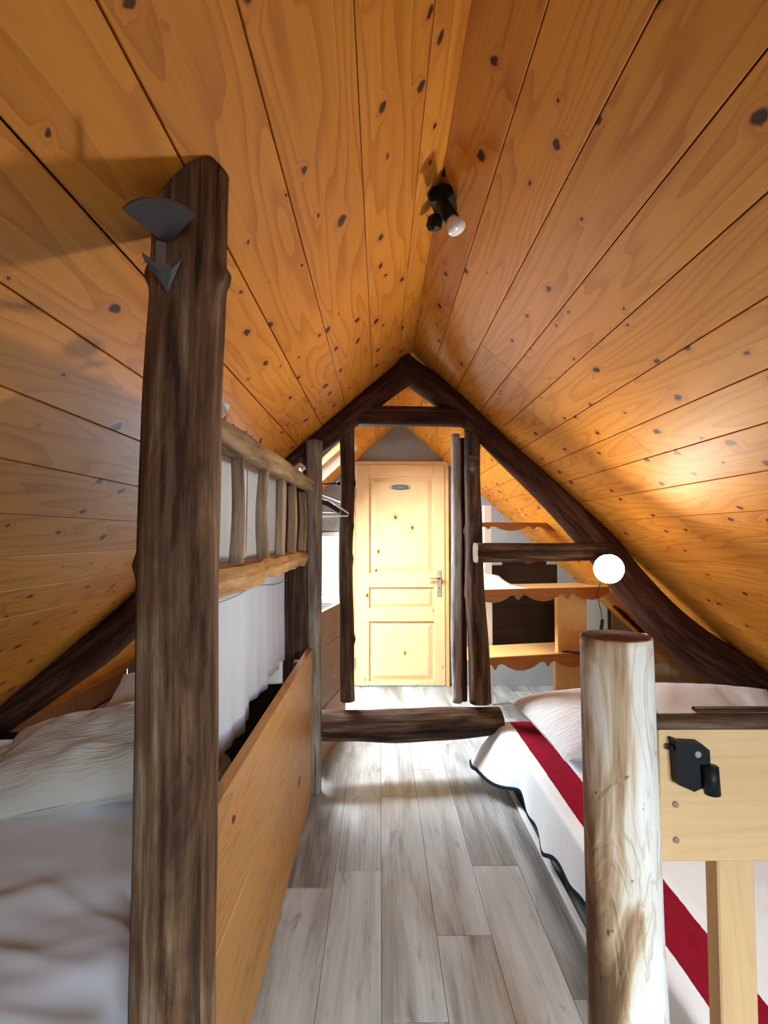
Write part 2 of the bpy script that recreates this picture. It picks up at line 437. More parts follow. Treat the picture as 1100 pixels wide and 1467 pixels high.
# ------------------------------------------------------------------ setting: floor, ceiling, walls
Y0, Y1 = -1.40, 4.86
DOORX0, DOORX1 = P(510, 800, 4.84).x, P(637, 800, 4.84).x
DTOP = 2.004
fl = MB().box((0.2, (Y0+Y1)/2, -.03), (5.4, Y1-Y0+.4, .04)).build('floor', M['slab']); setp(fl, kind='structure')
PW = .187
xk = P(546.5, 1300, 1.6).x            # a seam the photo shows
for i in range(-13, 14):
    x0 = xk + i*PW
    if x0 < -2.3 or x0+PW > 2.75: continue
    y = Y0 - rng.random()*1.2
    if i == 0: y = -1.02
    if i == -1: y = -.35
    while y < Y1:
        L = 1.28
        a, b = max(y, Y0), min(y+L, Y1)
        if b-a > .05:
            if -.7 < x0 < 1.5 or b > 3.0:
                MB().box((x0+PW/2, (a+b)/2, -.005), (PW-.0012, b-a-.0012, .010), .0012, axis='y').build('plank', M['floor'], fl)
        y += L
ce = empty('ceiling'); setp(ce, kind='structure')
SKY = (.373, 1.10, 3.30, 4.36)          # roof window opening: s range (left slope) and depth range
def slope_matrix(side, s, y):
    if side > 0: X = Vector((COSA, 0, -SINA)); Yv = Vector((0, 1, 0))
    else: X = Vector((-COSA, 0, -SINA)); Yv = Vector((0, -1, 0))
    Z = X.cross(Yv)
    m = Matrix((X, Yv, Z)).transposed().to_4x4()
    m.translation = Vector((XR+side*s, y, ZR-TA*s)); return m
def board_mesh(name, w_, L, mat, parent, th=.016, c=.0014):
    pr = [(-w_/2, th), (-w_/2, c), (-w_/2+c, 0), (w_/2-c, 0), (w_/2, c), (w_/2, th)]
    vs = [(x, -L/2, z) for x, z in pr]+[(x, L/2, z) for x, z in pr]
    fs = [(i, (i+1) % 6, (i+1) % 6+6, i+6) for i in range(6)]+[tuple(range(5, -1, -1)), tuple(range(6, 12))]
    ox, oz = rng.random()*20, rng.random()*20
    return mesh(name, vs, fs, mat, parent, False, [(v[0]+ox, v[2], v[1]+oz) for v in vs])
LEFT = [0, .078, .222, .373, .5, .625, .747, .864, .98, 1.10]
RIGHT = [0, .119, .252, .384, .50, .619, .73, .834, .95]
while LEFT[-1] < 2.52: LEFT.append(LEFT[-1]+.122)
while RIGHT[-1] < 2.52: RIGHT.append(RIGHT[-1]+.118)
breaks = {(1, 3): [2.30], (1, 6): [1.95, 3.6], (-1, 4): [2.25], (-1, 5): [2.05, 2.30], (-1, 2): [3.9]}
for side, rows in ((-1, LEFT), (1, RIGHT)):
    for i in range(len(rows)-1):
        s0, s1 = rows[i], rows[i+1]; s0 = s0 if i else -.002; sm = (s0+s1)/2
        cuts = breaks.get((side, i)) or [Y0+1.2+rng.random()*3.6]
        ys = [Y0]+[c for c in cuts]+[Y1]
        segs = [(ys[k], ys[k+1]) for k in range(len(ys)-1)]
        if side < 0 and SKY[0] <= sm <= SKY[1]:
            n2 = []
            for a, b in segs:
                if a < SKY[2]: n2.append((a, min(b, SKY[2])))
                if b > SKY[3]: n2.append((max(a, SKY[3]), b))
            segs = n2
        for a, b in segs:
            if b-a < .03: continue
            o = board_mesh('board', (s1-s0)/COSA-.0030, b-a-.0018, M['ceil'], ce)
            o.matrix_world = slope_matrix(side, sm, (a+b)/2)
    # boarding behind, round the opening
    def back(sa, sb, ya, yb):
        o = MB().box((0, 0, .03), ((sb-sa)/COSA, yb-ya, .024)).build('backing', M['slab'], ce)
        o.matrix_world = slope_matrix(side, (sa+sb)/2, (ya+yb)/2)
    if side > 0: back(-.02, 2.6, Y0-.1, Y1+.1)
    else:
        back(-.02, SKY[0], Y0-.1, Y1+.1); back(SKY[1], 2.6, Y0-.1, Y1+.1)
        back(SKY[0], SKY[1], Y0-.1, SKY[2]); back(SKY[0], SKY[1], SKY[3], Y1+.1)
# ridge cover strip pieces stay dark behind the joint; knee walls close the eaves
for nm, xx in (('wall_left', XR-2.46), ('wall_right', XR+2.46)):
    o = MB().box((xx+(-.03 if xx < 0 else .03), (Y0+Y1)/2, .06), (.05, Y1-Y0, .30)).build(nm, M['oldboard']); setp(o, kind='structure')
def gable(y, th, holes):
    """wall filling the gable at depth y, with rectangular holes (x0,x1,z0,z1) given left to right"""
    mb = MB(); e = .012
    def col(a, b, zlo):
        pts = [(a, y, zlo), (b, y, zlo), (b, y, zc(b)+e)]
        if a < XR < b: pts.append((XR, y, ZR+e))
        pts.append((a, y, zc(a)+e)); mb.prism(pts, (0, th, 0))
    last = XR-2.46
    for x0, x1, z0, z1 in holes:
        col(last, x0, 0); col(x0, x1, z1); last = x1
        if z0 > 0.001: mb.prism([(x0, y, 0), (x1, y, 0), (x1, y, z0), (x0, y, z0)], (0, th, 0))
    col(last, XR+2.46, 0)
    return mb
def window(name, W, yy, muntin=True):
    wf = MB(); fs_ = [(W[0], W[0]+.05, W[2], W[3]), (W[1]-.05, W[1], W[2], W[3]), (W[0]+.05, W[1]-.05, W[2], W[2]+.05), (W[0]+.05, W[1]-.05, W[3]-.05, W[3])]
    if muntin: fs_.append(((W[0]+W[1])/2-.02, (W[0]+W[1])/2+.02, W[2]+.05, W[3]-.05))
    for (a, b, c_, d_) in fs_: wf.box(((a+b)/2, yy, (c_+d_)/2), (b-a, .05, d_-c_), .004)
    o = wf.build(name, M['white']); setp(o, kind='structure')
    MB().box(((W[0]+W[1])/2, yy, (W[2]+W[3])/2), (W[1]-W[0]-.1, .004, W[3]-W[2]-.1)).build('pane', M['glass'], o)
    return o
WIN3 = (-.98, -.315, .74, 1.40)
o = gable(4.86, .10, [WIN3, (DOORX0-.035, DOORX1+.04, 0, DTOP+.035)]).build('wall_back', M['plaster']); setp(o, kind='structure')
WIN = (.28, 1.16, .72, 1.52)
o = gable(Y0-.10, .10, [WIN]).build('wall_front', M['oldboard']); setp(o, kind='structure')
# window behind the camera, and the bright one left of the door
window('window_2', WIN, Y0-.05); window('window_3', WIN3, 4.90, False)
# roof window
w1 = empty('window_1'); setp(w1, kind='structure')
w1.matrix_world = slope_matrix(-1, (SKY[0]+SKY[1])/2, (SKY[2]+SKY[3])/2)
hw, hl = (SKY[1]-SKY[0])/COSA/2, (SKY[3]-SKY[2])/2
for (cx, cy, sx, sy) in ((-hw+.008, 0, .016, 2*hl), (hw-.008, 0, .016, 2*hl), (0, -hl+.008, 2*hw-.034, .016), (0, hl-.008, 2*hw-.034, .016)):
    MB().box((cx, cy, .045), (sx, sy, .10), .003).build('reveal_board', M['reveal'], w1)
fr = MB()
for (cx, cy, sx, sy) in ((-hw+.04, 0, .045, 2*hl-.04), (hw-.04, 0, .045, 2*hl-.04), (0, -hl+.04, 2*hw-.13, .045), (0, hl-.04, 2*hw-.13, .045)):
    fr.box((cx, cy, .10), (sx, sy, .04), .006, axis='y' if sy > sx else 'x')
fr.build('sash', M['shelf'], w1)
MB().box((0, 0, .105), (2*hw-.12, 2*hl-.12, .006)).build('pane', M['glass'], w1)

# ------------------------------------------------------------------ door
dr = empty('door_1', ((DOORX0+DOORX1)/2, 4.84, 0)); setp(dr, kind='structure')
dw = DOORX1-DOORX0; dh = DTOP-.012
def dpx(px, py):
    p = P(px, py, 4.82); return p.x-dr.location.x, p.z
def dbox(name, x0, x1, z0, z1, y, th, mat, parent=dr, bev=.004, axis='z'):
    return MB().box(((x0+x1)/2, y, (z0+z1)/2), (x1-x0, th, z1-z0), bev, axis=axis).build(name, mat, parent)
L_, R_ = -dw/2, dw/2
sl = dpx(530, 0)[0]; sr = dpx(618, 0)[0]
zs = [dpx(0, q)[1] for q in (682, 822, 842, 872, 891)]
dbox('stile', L_, sl, .012, DTOP, .0, .040, M['door']); dbox('stile', sr, R_, .012, DTOP, .0, .040, M['door'])
dbox('rail', sl, sr, zs[0], DTOP, .0, .040, M['door'], axis='x')
dbox('rail', sl, sr, zs[2], zs[1], .0, .040, M['door'], axis='x')
dbox('rail', sl, sr, zs[4], zs[3], .0, .040, M['door'], axis='x')
dbox('rail', sl, sr, .012, .05, .0, .040, M['door'], axis='x')
for a, b in ((zs[1], zs[0]), (zs[3], zs[2]), (.05, zs[4])):
    pm = MB(); pm.box(((sl+sr)/2, .012, (a+b)/2), (sr-sl, .012, b-a), 0)
    m_ = .052 if b-a > .3 else .04
    x0, x1, z0, z1 = sl+.012, sr-.012, a+.012, b-.012; X0, X1, Z0, Z1 = sl+m_, sr-m_, a+m_, b-m_
    yo, yi = .006, -.008
    vs = [(x0, yo, z0), (x1, yo, z0), (x1, yo, z1), (x0, yo, z1), (X0, yi, Z0), (X1, yi, Z0), (X1, yi, Z1), (X0, yi, Z1)]
    pm.add(vs, [(4, 5, 6, 7), (0, 1, 5, 4), (1, 2, 6, 5), (2, 3, 7, 6), (3, 0, 4, 7)], [(v[0]+3, v[1], v[2]+b*3) for v in vs])
    pm.build('panel', M['door'], dr)
fm = MB(); fm.box((L_-.018, .012, DTOP/2), (.030, .05, DTOP), .003); fm.box((R_+.020, .012, DTOP/2), (.034, .05, DTOP), .003)
fm.box(((0), .012, DTOP+.018), (dw+.07, .05, .032), .003, axis='x'); fm.build('door_frame', M['shelf'], dr)
hx, hz = dpx(629, 833)
hp = MB(); hp.box((hx, -.024, hz-.02), (.040, .008, .235), .004); 
hpo = hp.build('handle_plate', M['brass'], dr)
h = MB(); h.tube([(hx, -.028, hz+.03), (hx, -.065, hz+.03)], .010, 10); h.tube([(hx, -.062, hz+.03), (hx-.03, -.066, hz+.031), (hx-.085, -.064, hz+.028), (hx-.12, -.060, hz+.02)], [.010, .010, .009, .008], 10)
h.build('lever', M['brass'], hpo, True)
k = MB(); k.tube([(hx, -.027, hz-.06), (hx, -.030, hz-.06)], .006, 8); k.build('keyhole', M['black'], hpo)
qx, qz = dpx(573, 698)
pq = MB(); n_ = 28
ring = [(qx+math.cos(2*math.pi*i/n_)*.092, -.0085, qz+math.sin(2*math.pi*i/n_)*.025) for i in range(n_)]
pq.prism(ring, (0, -.008, 0)); pqo = pq.build('name_plaque', M['plaque'], dr)
for sx in (-1, 1):
    MB().tube([(qx+sx*.078, -.0160, qz), (qx+sx*.078, -.0185, qz)], .007, 10).build('screw', M['chrome'], pqo)
# raised letters on the plaque: too worn to read, only strokes show
lt = MB()
for i, (dx, a) in enumerate(((-.052, 1), (-.030, 0), (-.010, 1), (.002, 1), (.018, 2), (.026, 2), (.046, 1))):
    r_ = Matrix.Rotation({0: 0, 1: 0, 2: .35*(1 if i % 2 else -1)}[a], 3, 'Y')
    lt.box((qx+dx, -.0175, qz), (.0055, .003, .026), 0, rot=r_)
    if i in (0, 2, 6): lt.box((qx+dx+.006, -.0175, qz+(.010 if i else -.010)), (.010, .003, .005), 0)
lt.build('lettering', M['letter'], pqo)
for zz in (.22, 1.75):
    MB().tube([(L_-.004, -.024, zz-.045), (L_-.004, -.024, zz+.045)], .008, 8).build('hinge', M['brass'], dr)

# ------------------------------------------------------------------ roof truss
def TD(x): return 3.0+.10*min(x, .8)
def T(px, py, off=0.0):
    d = ray(px, py); d = d/d.y
    D = 3.0
    for _ in range(8): D = TD(d.x*D)+off
    return Vector((0, 0, EYE))+d*D
def thing_log(label, cat, name, *a, **k):
    o = log(name, *a, **k); return setp(o, label, cat)
rafR = [T(572, 518, -.004), T(588, 531, -.002), T(640, 572), T(690, 617), T(742, 668), T(800, 724), T(850, 776), T(902, 836), T(960, 898), T(1030, 948), T(1110, 990)]
thing_log('dark right-hand log rafter curving down behind the glowing globe', 'rafter', 'log_rafter', rafR, [.075, .075, .078, .076, .080, .085, .098, .105, .115, .118, .120], M['dark'], seed=2, rough=.07, bend=.03)
rafL = [T(583, 536), T(540, 566), T(500, 597), T(440, 642), T(370, 706), T(290, 783), T(187, 884), T(90, 962), T(-10, 1030)]
thing_log('dark left-hand log rafter descending behind the tall post to the left bed', 'rafter', 'log_rafter', rafL, [.072, .074, .078, .085, .085, .088, .092, .098, .10], M['dark'], seed=5, rough=.07, bend=.03)
a, b = T(512, 596, -.02), T(663, 598, -.02)
thing_log('short dark squared collar beam below the truss apex', 'beam', 'collar_beam', [a, (a+b)/2, b], .052, M['dark'], seed=8, sq=6, rough=.04)
# the raised tie beam one steps over
a, b = T(455, 1040, -.03), T(714, 1031, .04)
thing_log('barked dark log tie beam to step over at the foot of the truss', 'beam', 'tie_beam', [a, T(560, 1040, -.02), T(640, 1036, .0), b], [.078, .085, .085, .075], M['brown'], seed=11, rough=.10, groove=(1.25, .012, .018), knots=[(.35, 1.2, .05, .012), (.75, 2.0, .05, .012)])
a, b = T(-40, 1072, 0), T(130, 1066, 0)
thing_log('dark wall-plate log behind the pillows of the left bed', 'beam', 'tie_beam', [a, (a+b)/2, Vector((-.95, 2.98, (a.z+b.z)/2))], .075, M['dark'], seed=13, rough=.07)
# posts of the truss
def post(label, name, pxs, r, mat, off, seed, **k):
    pts = [T(px, py, off) for px, py in pxs]
    return thing_log(label, 'post', name, pts, r, mat, seed=seed, **k)
fp = P(449, 1122, 2.86); 
thing_log('grey-brown narrow truss post whose foot stands on the floor beside the guard boards', 'post', 'log_post', [Vector((fp.x, 2.87, 0)), Vector((P(450, 900, 2.87).x, 2.87, .85)), Vector((P(450, 640, 2.87).x, 2.87, zc(fp.x)-.055))], [.041, .040, .044], M['grey'], seed=21, rough=.05, knots=[(.35, 1.5, .016, .001), (.62, 1.2, .014, .001), (.2, 2.0, .015, .001), (.48, .8, .014, .001)])
thing_log('wide dark post at the far end of the hanging sheet', 'post', 'log_post', [Vector((-.475, 2.95, 0)), Vector((-.47, 2.95, .9)), Vector((-.455, 2.95, zc(-.47)+.04))], [.065, .065, .075], M['brown'], seed=22, rough=.05)
tb = 1004
post('knotty dark truss post left of the pine door', 'log_post', [(499, tb), (497, 900), (496, 800), (498, 700), (497, 606)], [.041, .040, .039, .041, .044], M['brown'], .03, 23, rough=.07, bend=.012, knots=[(.22, .2, .022, .012), (.50, .1, .022, .010), (.62, .3, .02, .008), (.78, .2, .02, .010), (.35, 1.3, .012, .001), (.88, 1.6, .012, .001), (.25, 1.2, .014, .001), (.55, 1.0, .014, .001)])
rp = post('dark truss post right of the pine door with a metal sconce near its top', 'log_post', [(689, 1006), (686, 930), (681, 850), (679, 760), (677, 690), (677, 614)], [.062, .058, .056, .050, .046, .046], M['brown'], 0.0, 24, rough=.07, bend=.012, knots=[(.40, 3.4, .025, .010), (.62, 3.3, .03, .012), (.85, 3.5, .02, .010), (.2, 1.6, .015, .001), (.45, 1.2, .012, .001)])
def pole(label, name, pxs, r, mat, D, seed, **k):
    return thing_log(label, 'pole', name, [P(px, py, D) for px, py in pxs], r, mat, seed=seed, **k)
pole('pale silvery pole standing just left of the truss post with the sconce', 'wood_pole', [(656, 1006), (653, 900), (654, 780), (653, 700), (653, 622)], [.027, .028, .030, .027, .024], M['palegrey'], 3.12, 26, rough=.06, bend=.01)
pole('thin dark pole squeezed behind the pale silvery pole', 'wood_pole', [(664, 1004), (663, 800), (662, 628)], [.022, .022, .021], M['dark'], 3.20, 27, rough=.06)
# split plank tied across the right post
a, b = P(681, 792, 2.90), P(868, 790, 2.98)
o = thing_log('dark split beam with a long crack running from the right post to the rafter', 'beam', 'split_beam', [a, a.lerp(b, .35), a.lerp(b, .7), b], [.052, .050, .049, .047], M['brown'], seed=31, sq=5, rough=.05, groove=(math.pi*.5, .010, .020), capmat=M['paleend'])

# ------------------------------------------------------------------ near posts
PX = -.342
bp = log('log_post', [(PX-.002, .90, 0), (PX, .90, .6), (PX+.006, .90, 1.1), (PX+.004, .90, 1.55), (PX+.012, .90, 1.80), (PX+.014, .90, zc(PX)+.05)], [.066, .067, .066, .064, .062, .063], M['bigpost'], seed=41, nseg=36, step=.02, rough=.045, bend=.008,
         knots=[(.905, .12, .020, .015), (.905, 3.0, .026, .012), (.655, 3.1, .020, .011), (.786, 1.67, .021, .002), (.665, .98, .017, .002), (.567, .98, .015, .002), (.74, .62, .012, .001), (.45, 1.3, .012, .001), (.38, 2.1, .010, .001), (.52, 2.2, .010, .001), (.70, 2.4, .010, .001)])
setp(bp, 'tall weathered log post reaching the ceiling at the near end of the guard boards', 'post')
sx = P(882, 912, .98).x
st = empty('stair_newel', (sx, .98, 0)); setp(st, 'thick peeled pale log newel with a sawn-off top in the right foreground', 'post')
STOP = P(882, 921, .918).z
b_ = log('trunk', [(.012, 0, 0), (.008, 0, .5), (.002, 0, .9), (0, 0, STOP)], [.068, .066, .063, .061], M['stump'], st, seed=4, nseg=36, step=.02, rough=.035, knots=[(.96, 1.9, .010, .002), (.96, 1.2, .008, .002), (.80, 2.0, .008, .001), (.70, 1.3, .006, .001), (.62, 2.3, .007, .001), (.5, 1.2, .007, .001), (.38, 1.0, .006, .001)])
ct = MB(); n_ = 36
vs = [(0, 0, STOP+.004)]+[(math.cos(2*math.pi*i/n_)*.057*(1+.03*math.sin(i*1.7)), math.sin(2*math.pi*i/n_)*.057*(1+.03*math.sin(i*1.7)), STOP+.002) for i in range(n_)]+[(math.cos(2*math.pi*i/n_)*.060, math.sin(2*math.pi*i/n_)*.060, STOP-.006) for i in range(n_)]
ct.add(vs, [(0, i+1, (i+1) % n_+1) for i in range(n_)]+[(i+1, i+1+n_, (i+1) % n_+1+n_, (i+1) % n_+1) for i in range(n_)])
cto = ct.build('cut_end', M['cut'], st); cto['label'] = 'reddish brown sawn end of the log'

# ------------------------------------------------------------------ guard boards beside the left bed
gd = empty('bed_guard', (-.37, 1.9, 0)); setp(gd, 'two wide orange guard boards closing off the left bed from the aisle', 'guard')
z1, z2, z3 = EYE-.586, EYE-.905, .008
def gboard(y0, y1, za, zb, th, name='board'):
    return MB().box((0, (y0+y1)/2-1.9, (za+zb)/2), (th, y1-y0, zb-za), .0022, axis='y').build(name, M['guard'], gd)
gboard(.98, 2.81, z2+.005, z1, .034); gboard(.98, 2.81, z3, z2-.005, .028)
for yy in (1.15, 2.62):
    MB().box((-.036, yy-1.9, (z1+.0)/2-.01), (.036, .06, z1-.02), .004).build('batten', M['oldboard'], gd)

# ------------------------------------------------------------------ the old ladder laid sideways as a screen, with a plank below
lad = empty('wooden_ladder', (-.37, 1.85, 0)); setp(lad, 'old rough wooden ladder fixed sideways above the live-edge plank in front of the sheet', 'ladder')
def ll(name, pts, r, mat, **k):
    return log(name, [Vector(p)-Vector((-.37, 1.85, 0)) for p in pts], r, mat, lad, **k)
ra, rb = P(300, 604, 1.12), P(443, 697, 2.74)
ll('rail', [(-.372, .985, EYE+.225), (-.37, 1.5, EYE+.238), (-.37, 2.1, EYE+.250), (-.368, 2.72, EYE+.262)], [.034, .034, .032, .030], M['ladder'], seed=51, sq=4, rough=.10, nseg=16)
for i, px in enumerate((318, 340, 378, 402, 418, 433)):
    D = min(.37*760/(545.5-px), 2.55) if px != 318 else 1.08
    pb = (-.37, D, EYE-.068); pt = (-.37, D, EYE+.21)
    ll('rung', [pb, (-.37+rng.uniform(-.006, .006), D+rng.uniform(-.01, .01), EYE+.07), pt], [.020, .018, .017], M['ladder'], seed=60+i, rough=.12, nseg=12)
# splinters of bark along the rail
for (y, dz, L, ang) in ((1.02, .055, .06, .6), (1.25, .045, .05, .5), (1.32, .04, .04, -.3), (1.5, .045, .06, .4), (1.62, .04, .05, .8), (1.86, .05, .05, .7), (2.0, .04, .06, .3)):
    c = Vector((-.005, y-1.85, EYE+.240+dz-.006)); d = Vector((0, math.cos(ang), math.sin(ang)))*L
    w_ = Vector((.008, 0, .01))
    MB().add([c-w_, c+w_, c+d*.6+w_*.8, c+d, c+Vector((.006, 0, -.016)), c+d*.5+Vector((.004, .0, -.012))], [(0, 1, 2, 3), (1, 4, 5, 2), (4, 0, 3, 5), (5, 3, 2), (0, 4, 1)]).build('bark_splinter', M['ladder'], lad)
pk = MB()
ny = 80; vs, gs, fs = [], [], []
for i in range(ny+1):
    y = 1.06+(2.74-1.06)*i/ny
    e = .022*noise.noise(Vector((y*3.1, 2, 5)))+.007*noise.noise(Vector((y*9, 1, 0)))
    xo = -.345+e+.012*math.sin(y*1.8)
    dz = .006*noise.noise(Vector((y*6, 9, 0)))
    for (x, z) in ((-.46, EYE-.075), (xo-.022, EYE-.075+dz), (xo, EYE-.100+dz), (xo-.014, EYE-.138+dz*2), (-.46, EYE-.135)):
        vs.append((x, y, z)); gs.append((x, z, y))
for i in range(ny):
    for k in range(5): fs.append((i*5+k, i*5+(k+1) % 5, (i+1)*5+(k+1) % 5, (i+1)*5+k)[::-1])
fs += [tuple(range(5)), tuple(ny*5+k for k in range(4, -1, -1))]
o = mesh('live_edge_plank', vs, fs, M['edge'], None, False, gs); setp(o, 'thick live-edge plank under the sideways ladder', 'plank')
# foil crumbs on the ladder rail
def crumple(name, loc, r, seed, label):
    vs, fs = [], []; n, m = 9, 6
    for i in range(m+1):
        ph = math.pi*i/m
        for k in range(n):
            th = 2*math.pi*k/n
            d = Vector((math.sin(ph)*math.cos(th), math.sin(ph)*math.sin(th), math.cos(ph)))
            q = r*(1+.55*noise.noise(d*2.4+Vector((seed, 0, 0))))
            vs.append(Vector(loc)+Vector((d.x*q, d.y*q*1.2, d.z*q*.9)))
    for i in range(m):
        for k in range(n): fs.append((i*n+k, (i+1)*n+k, (i+1)*n+(k+1) % n, i*n+(k+1) % n))
    o = mesh(name, vs, fs, M['foil']); setp(o, label, 'foil'); return o
crumple('crumpled_foil', (-.372, 1.20, EYE+.300), .026, 3, 'shiny crumpled foil scrap at the near end of the ladder rail beside the tall post')
crumple('crumpled_foil', (-.372, 2.42, EYE+.310), .026, 9, 'pale crumpled foil scrap at the far end of the ladder rail')

# ------------------------------------------------------------------ hanging sheet behind the ladder
def grid(name, fn, nu, nv, mat, parent=None, gcf=None, thick=0, two=True):
    vs, gs, fs = [], [], []
    for i in range(nu+1):
        for j in range(nv+1):
            p = fn(i/nu, j/nv); vs.append(p); gs.append(gcf(i/nu, j/nv, p) if gcf else tuple(p))
    for i in range(nu):
        for j in range(nv):
            fs.append((i*(nv+1)+j, (i+1)*(nv+1)+j, (i+1)*(nv+1)+j+1, i*(nv+1)+j+1))
    o = mesh(name, vs, fs, mat, parent, True, gs)
    if thick:
        s_ = o.modifiers.new('thickness', 'SOLIDIFY'); s_.thickness = thick; s_.offset = 0
    return o
def sheet_fn(u, v):
    y = 1.16+u*1.53
    fold = .010*math.sin(y*21+1.3*math.sin(y*5)) + .006*math.sin(y*47+2)
    hem = EYE-.72+.035*(1 if y > 1.70 else 0)+.03*(1 if y > 2.05 else 0)+.012*(1 if y > 2.35 else 0)+.02*(y-1.2)
    top = EYE+.30
    z = hem+(top-hem)*v
    x = -.490+fold*(1.15-.5*v)+.012*noise.noise(Vector((y*2, z*2, 1)))
    return Vector((x, y, z))
o = grid('hanging_sheet', sheet_fn, 160, 24, M['sheet'], thick=.003); setp(o, 'white cotton sheet hanging behind the sideways ladder and plank', 'sheet')
cd = MB(); pts = []
for i in range(25):
    u = i/24; y = 1.17+u*1.51; z = EYE-.195-.03*u+.006*math.sin(u*14)+.02*math.sin(u*math.pi)
    v = .55
    pts.append((-.468, y, z))
cd.tube(pts, .0016, 5); cdo = cd.build('drawn_string', M['string'], o); cdo['label'] = 'thin grey string crossing the sheet'

# ------------------------------------------------------------------ parapet of old boards and hangers beyond the truss
pp = empty('board_parapet', (0, 0, 0)); setp(pp, 'low wall of old brown boards between the two left truss posts', 'panel')
A, B = Vector((-.375, 3.10, 0)), Vector((-.255, 3.78, 0))
d = (B-A); ang = math.atan2(d.y, d.x)
zt = P(474, 869, 3.4).z
nz = 3; zz = [zt, zt-.22, zt-.58, .0]
for i in range(3):
    MB().box((A+B)/2+Vector((0, 0, (zz[i]+zz[i+1])/2)), (d.length, .024, zz[i]-zz[i+1]-.004), .004, rot=Matrix.Rotation(ang, 3, 'Z'), axis='x').build('board', M['oldboard'], pp)
hr = empty('hanging_rail', P(452, 694, 3.26)); setp(hr, 'thin black rod with a ball end beside the left truss posts', 'rail')
p1 = P(485, 692.5, 3.26)-hr.location
MB().tube([(-.25, 0, -.004), (0, 0, 0), p1], .0065, 8).build('rod', M['black'], hr, True)
sp = MB(); 
for i in range(1):
    n, m = 10, 7; vs = []; fs = []
    for a_ in range(m+1):
        for k in range(n):
            ph, th = math.pi*a_/m, 2*math.pi*k/n; vs.append(p1+Vector((math.sin(ph)*math.cos(th), math.sin(ph)*math.sin(th), math.cos(ph)))*.014)
    for a_ in range(m):
        for k in range(n): fs.append((a_*n+k, (a_+1)*n+k, (a_+1)*n+(k+1) % n, a_*n+(k+1) % n))
    sp.add(vs, fs)
sp.build('ball_end', M['black'], hr, True)
def hanger(label, px, py, D, yaw, mat, wire, half=.21, drop=.075, bar=True):
    o = empty('clothes_hanger', P(px, py, D), (0, 0, yaw)); setp(o, label, 'hanger')
    hk = MB(); hk.tube([(0, 0, -.045), (0, 0, -.01), (.018, 0, .008), (.020, 0, .024), (.004, 0, .036), (-.014, 0, .028), (-.016, 0, .014)], .0022, 6); hk.build('hook', M['chrome'], o, True)
    s = MB()
    if wire:
        s.tube([(0, 0, -.045), (half*.5, 0, -.075), (half, 0, -.045-drop), (half*.97, 0, -.058-drop), (0, 0, -.058-drop), (-half*.97, 0, -.058-drop), (-half, 0, -.045-drop), (-half*.5, 0, -.075), (0, 0, -.045)], wire, 6)
    else:
        s.tube([(-half, .0, -.05-drop), (-half*.6, 0, -.03-drop*.62), (0, 0, -.045), (half*.6, 0, -.03-drop*.62), (half, 0, -.05-drop)], [.014, .016, .018, .016, .014], 8)
    s.build('shoulder_bar', mat, o, True)
    if not wire and bar:
        MB().tube([(-half*.9, 0, -.055-drop), (half*.9, 0, -.055-drop)], .004, 6).build('trouser_bar', M['chrome'], o, True)
hanger('thin wire clothes hanger hanging uppermost beside the left truss post', 440, 693, 3.26, .25, M['chrome'], .002, .22, .07)
hanger('dark brown wooden clothes hanger beside the left truss post', 440, 703, 3.15, .35, M['dark'], 0, .20, .07)
hanger('white plastic clothes hanger reaching in front of the knotty truss post', 444, 697, 2.93, .05, M['plasticwhite'], .005, .215, .105)

# ------------------------------------------------------------------ shelf unit beyond the right post
SD = 3.80; srot = R(13)
o0 = P(690, 800, SD); su = empty('shelf_unit', (o0.x, SD, 0), (0, 0, srot)); setp(su, 'open pine shelving with scalloped aprons under the right-hand slope', 'shelf')
Mi = Matrix.Rotation(-srot, 3, 'Z')
def apron(name, L, parent, z, h, y0, per, ph, th=.02):
    top, bot = [], []; n = int(L/.012)
    prof = [(0, .75), (.12, .92), (.25, 1.0), (.38, .92), (.5, .72), (.58, .52), (.64, .46), (.70, .55), (.735, .80), (.75, .98), (.765, .80), (.80, .55), (.86, .46), (.92, .52), (1, .75)]
    def pf(t):
        t %= 1.0
        for (a, va), (b, vb) in zip(prof, prof[1:]):
            if a <= t <= b: return va+(vb-va)*(t-a)/(b-a)
        return .7
    vs, fs, gs = [], [], []
    for i in range(n+1):
        x = L*i/n; zb = z-h*pf(x/per+ph)
        for (y, zz_) in ((y0, z), (y0, zb), (y0+th, zb), (y0+th, z)):
            vs.append((x, y, zz_)); gs.append((zz_, y, x))
    for i in range(n):
        for k in range(4): fs.append((i*4+k, i*4+(k+1) % 4, (i+1)*4+(k+1) % 4, (i+1)*4+k)[::-1])
    fs += [(0, 1, 2, 3), (n*4+3, n*4+2, n*4+1, n*4)]
    return mesh(name, vs, fs, M['apron'], parent, False, gs)
def shelf(z, x0, L, depth, h, per, ph):
    s_ = MB().box((x0+L/2, depth/2+.021, z-.013), (L, depth, .026), .003, axis='x').build('shelf_board', M['shelf'], su)
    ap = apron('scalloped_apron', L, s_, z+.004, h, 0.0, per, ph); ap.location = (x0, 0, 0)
    return s_
zT, zM, zL = P(700, 749, SD).z, P(690, 846, SD).z, P(680, 944, SD).z
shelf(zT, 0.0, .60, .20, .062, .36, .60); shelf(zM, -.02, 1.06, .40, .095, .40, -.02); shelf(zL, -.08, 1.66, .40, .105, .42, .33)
def upright(x0, x1, z0, z1, y0, y1, mat, label=None):
    o = MB().box(((x0+x1)/2, (y0+y1)/2, (z0+z1)/2), (x1-x0, y1-y0, z1-z0), .003).build('upright', mat, su)
    if label: o['label'] = label
xa = (Mi @ (P(797, 880, SD+.2)-su.location)).x; xb = (Mi @ (P(846, 880, SD+.2)-su.location)).x
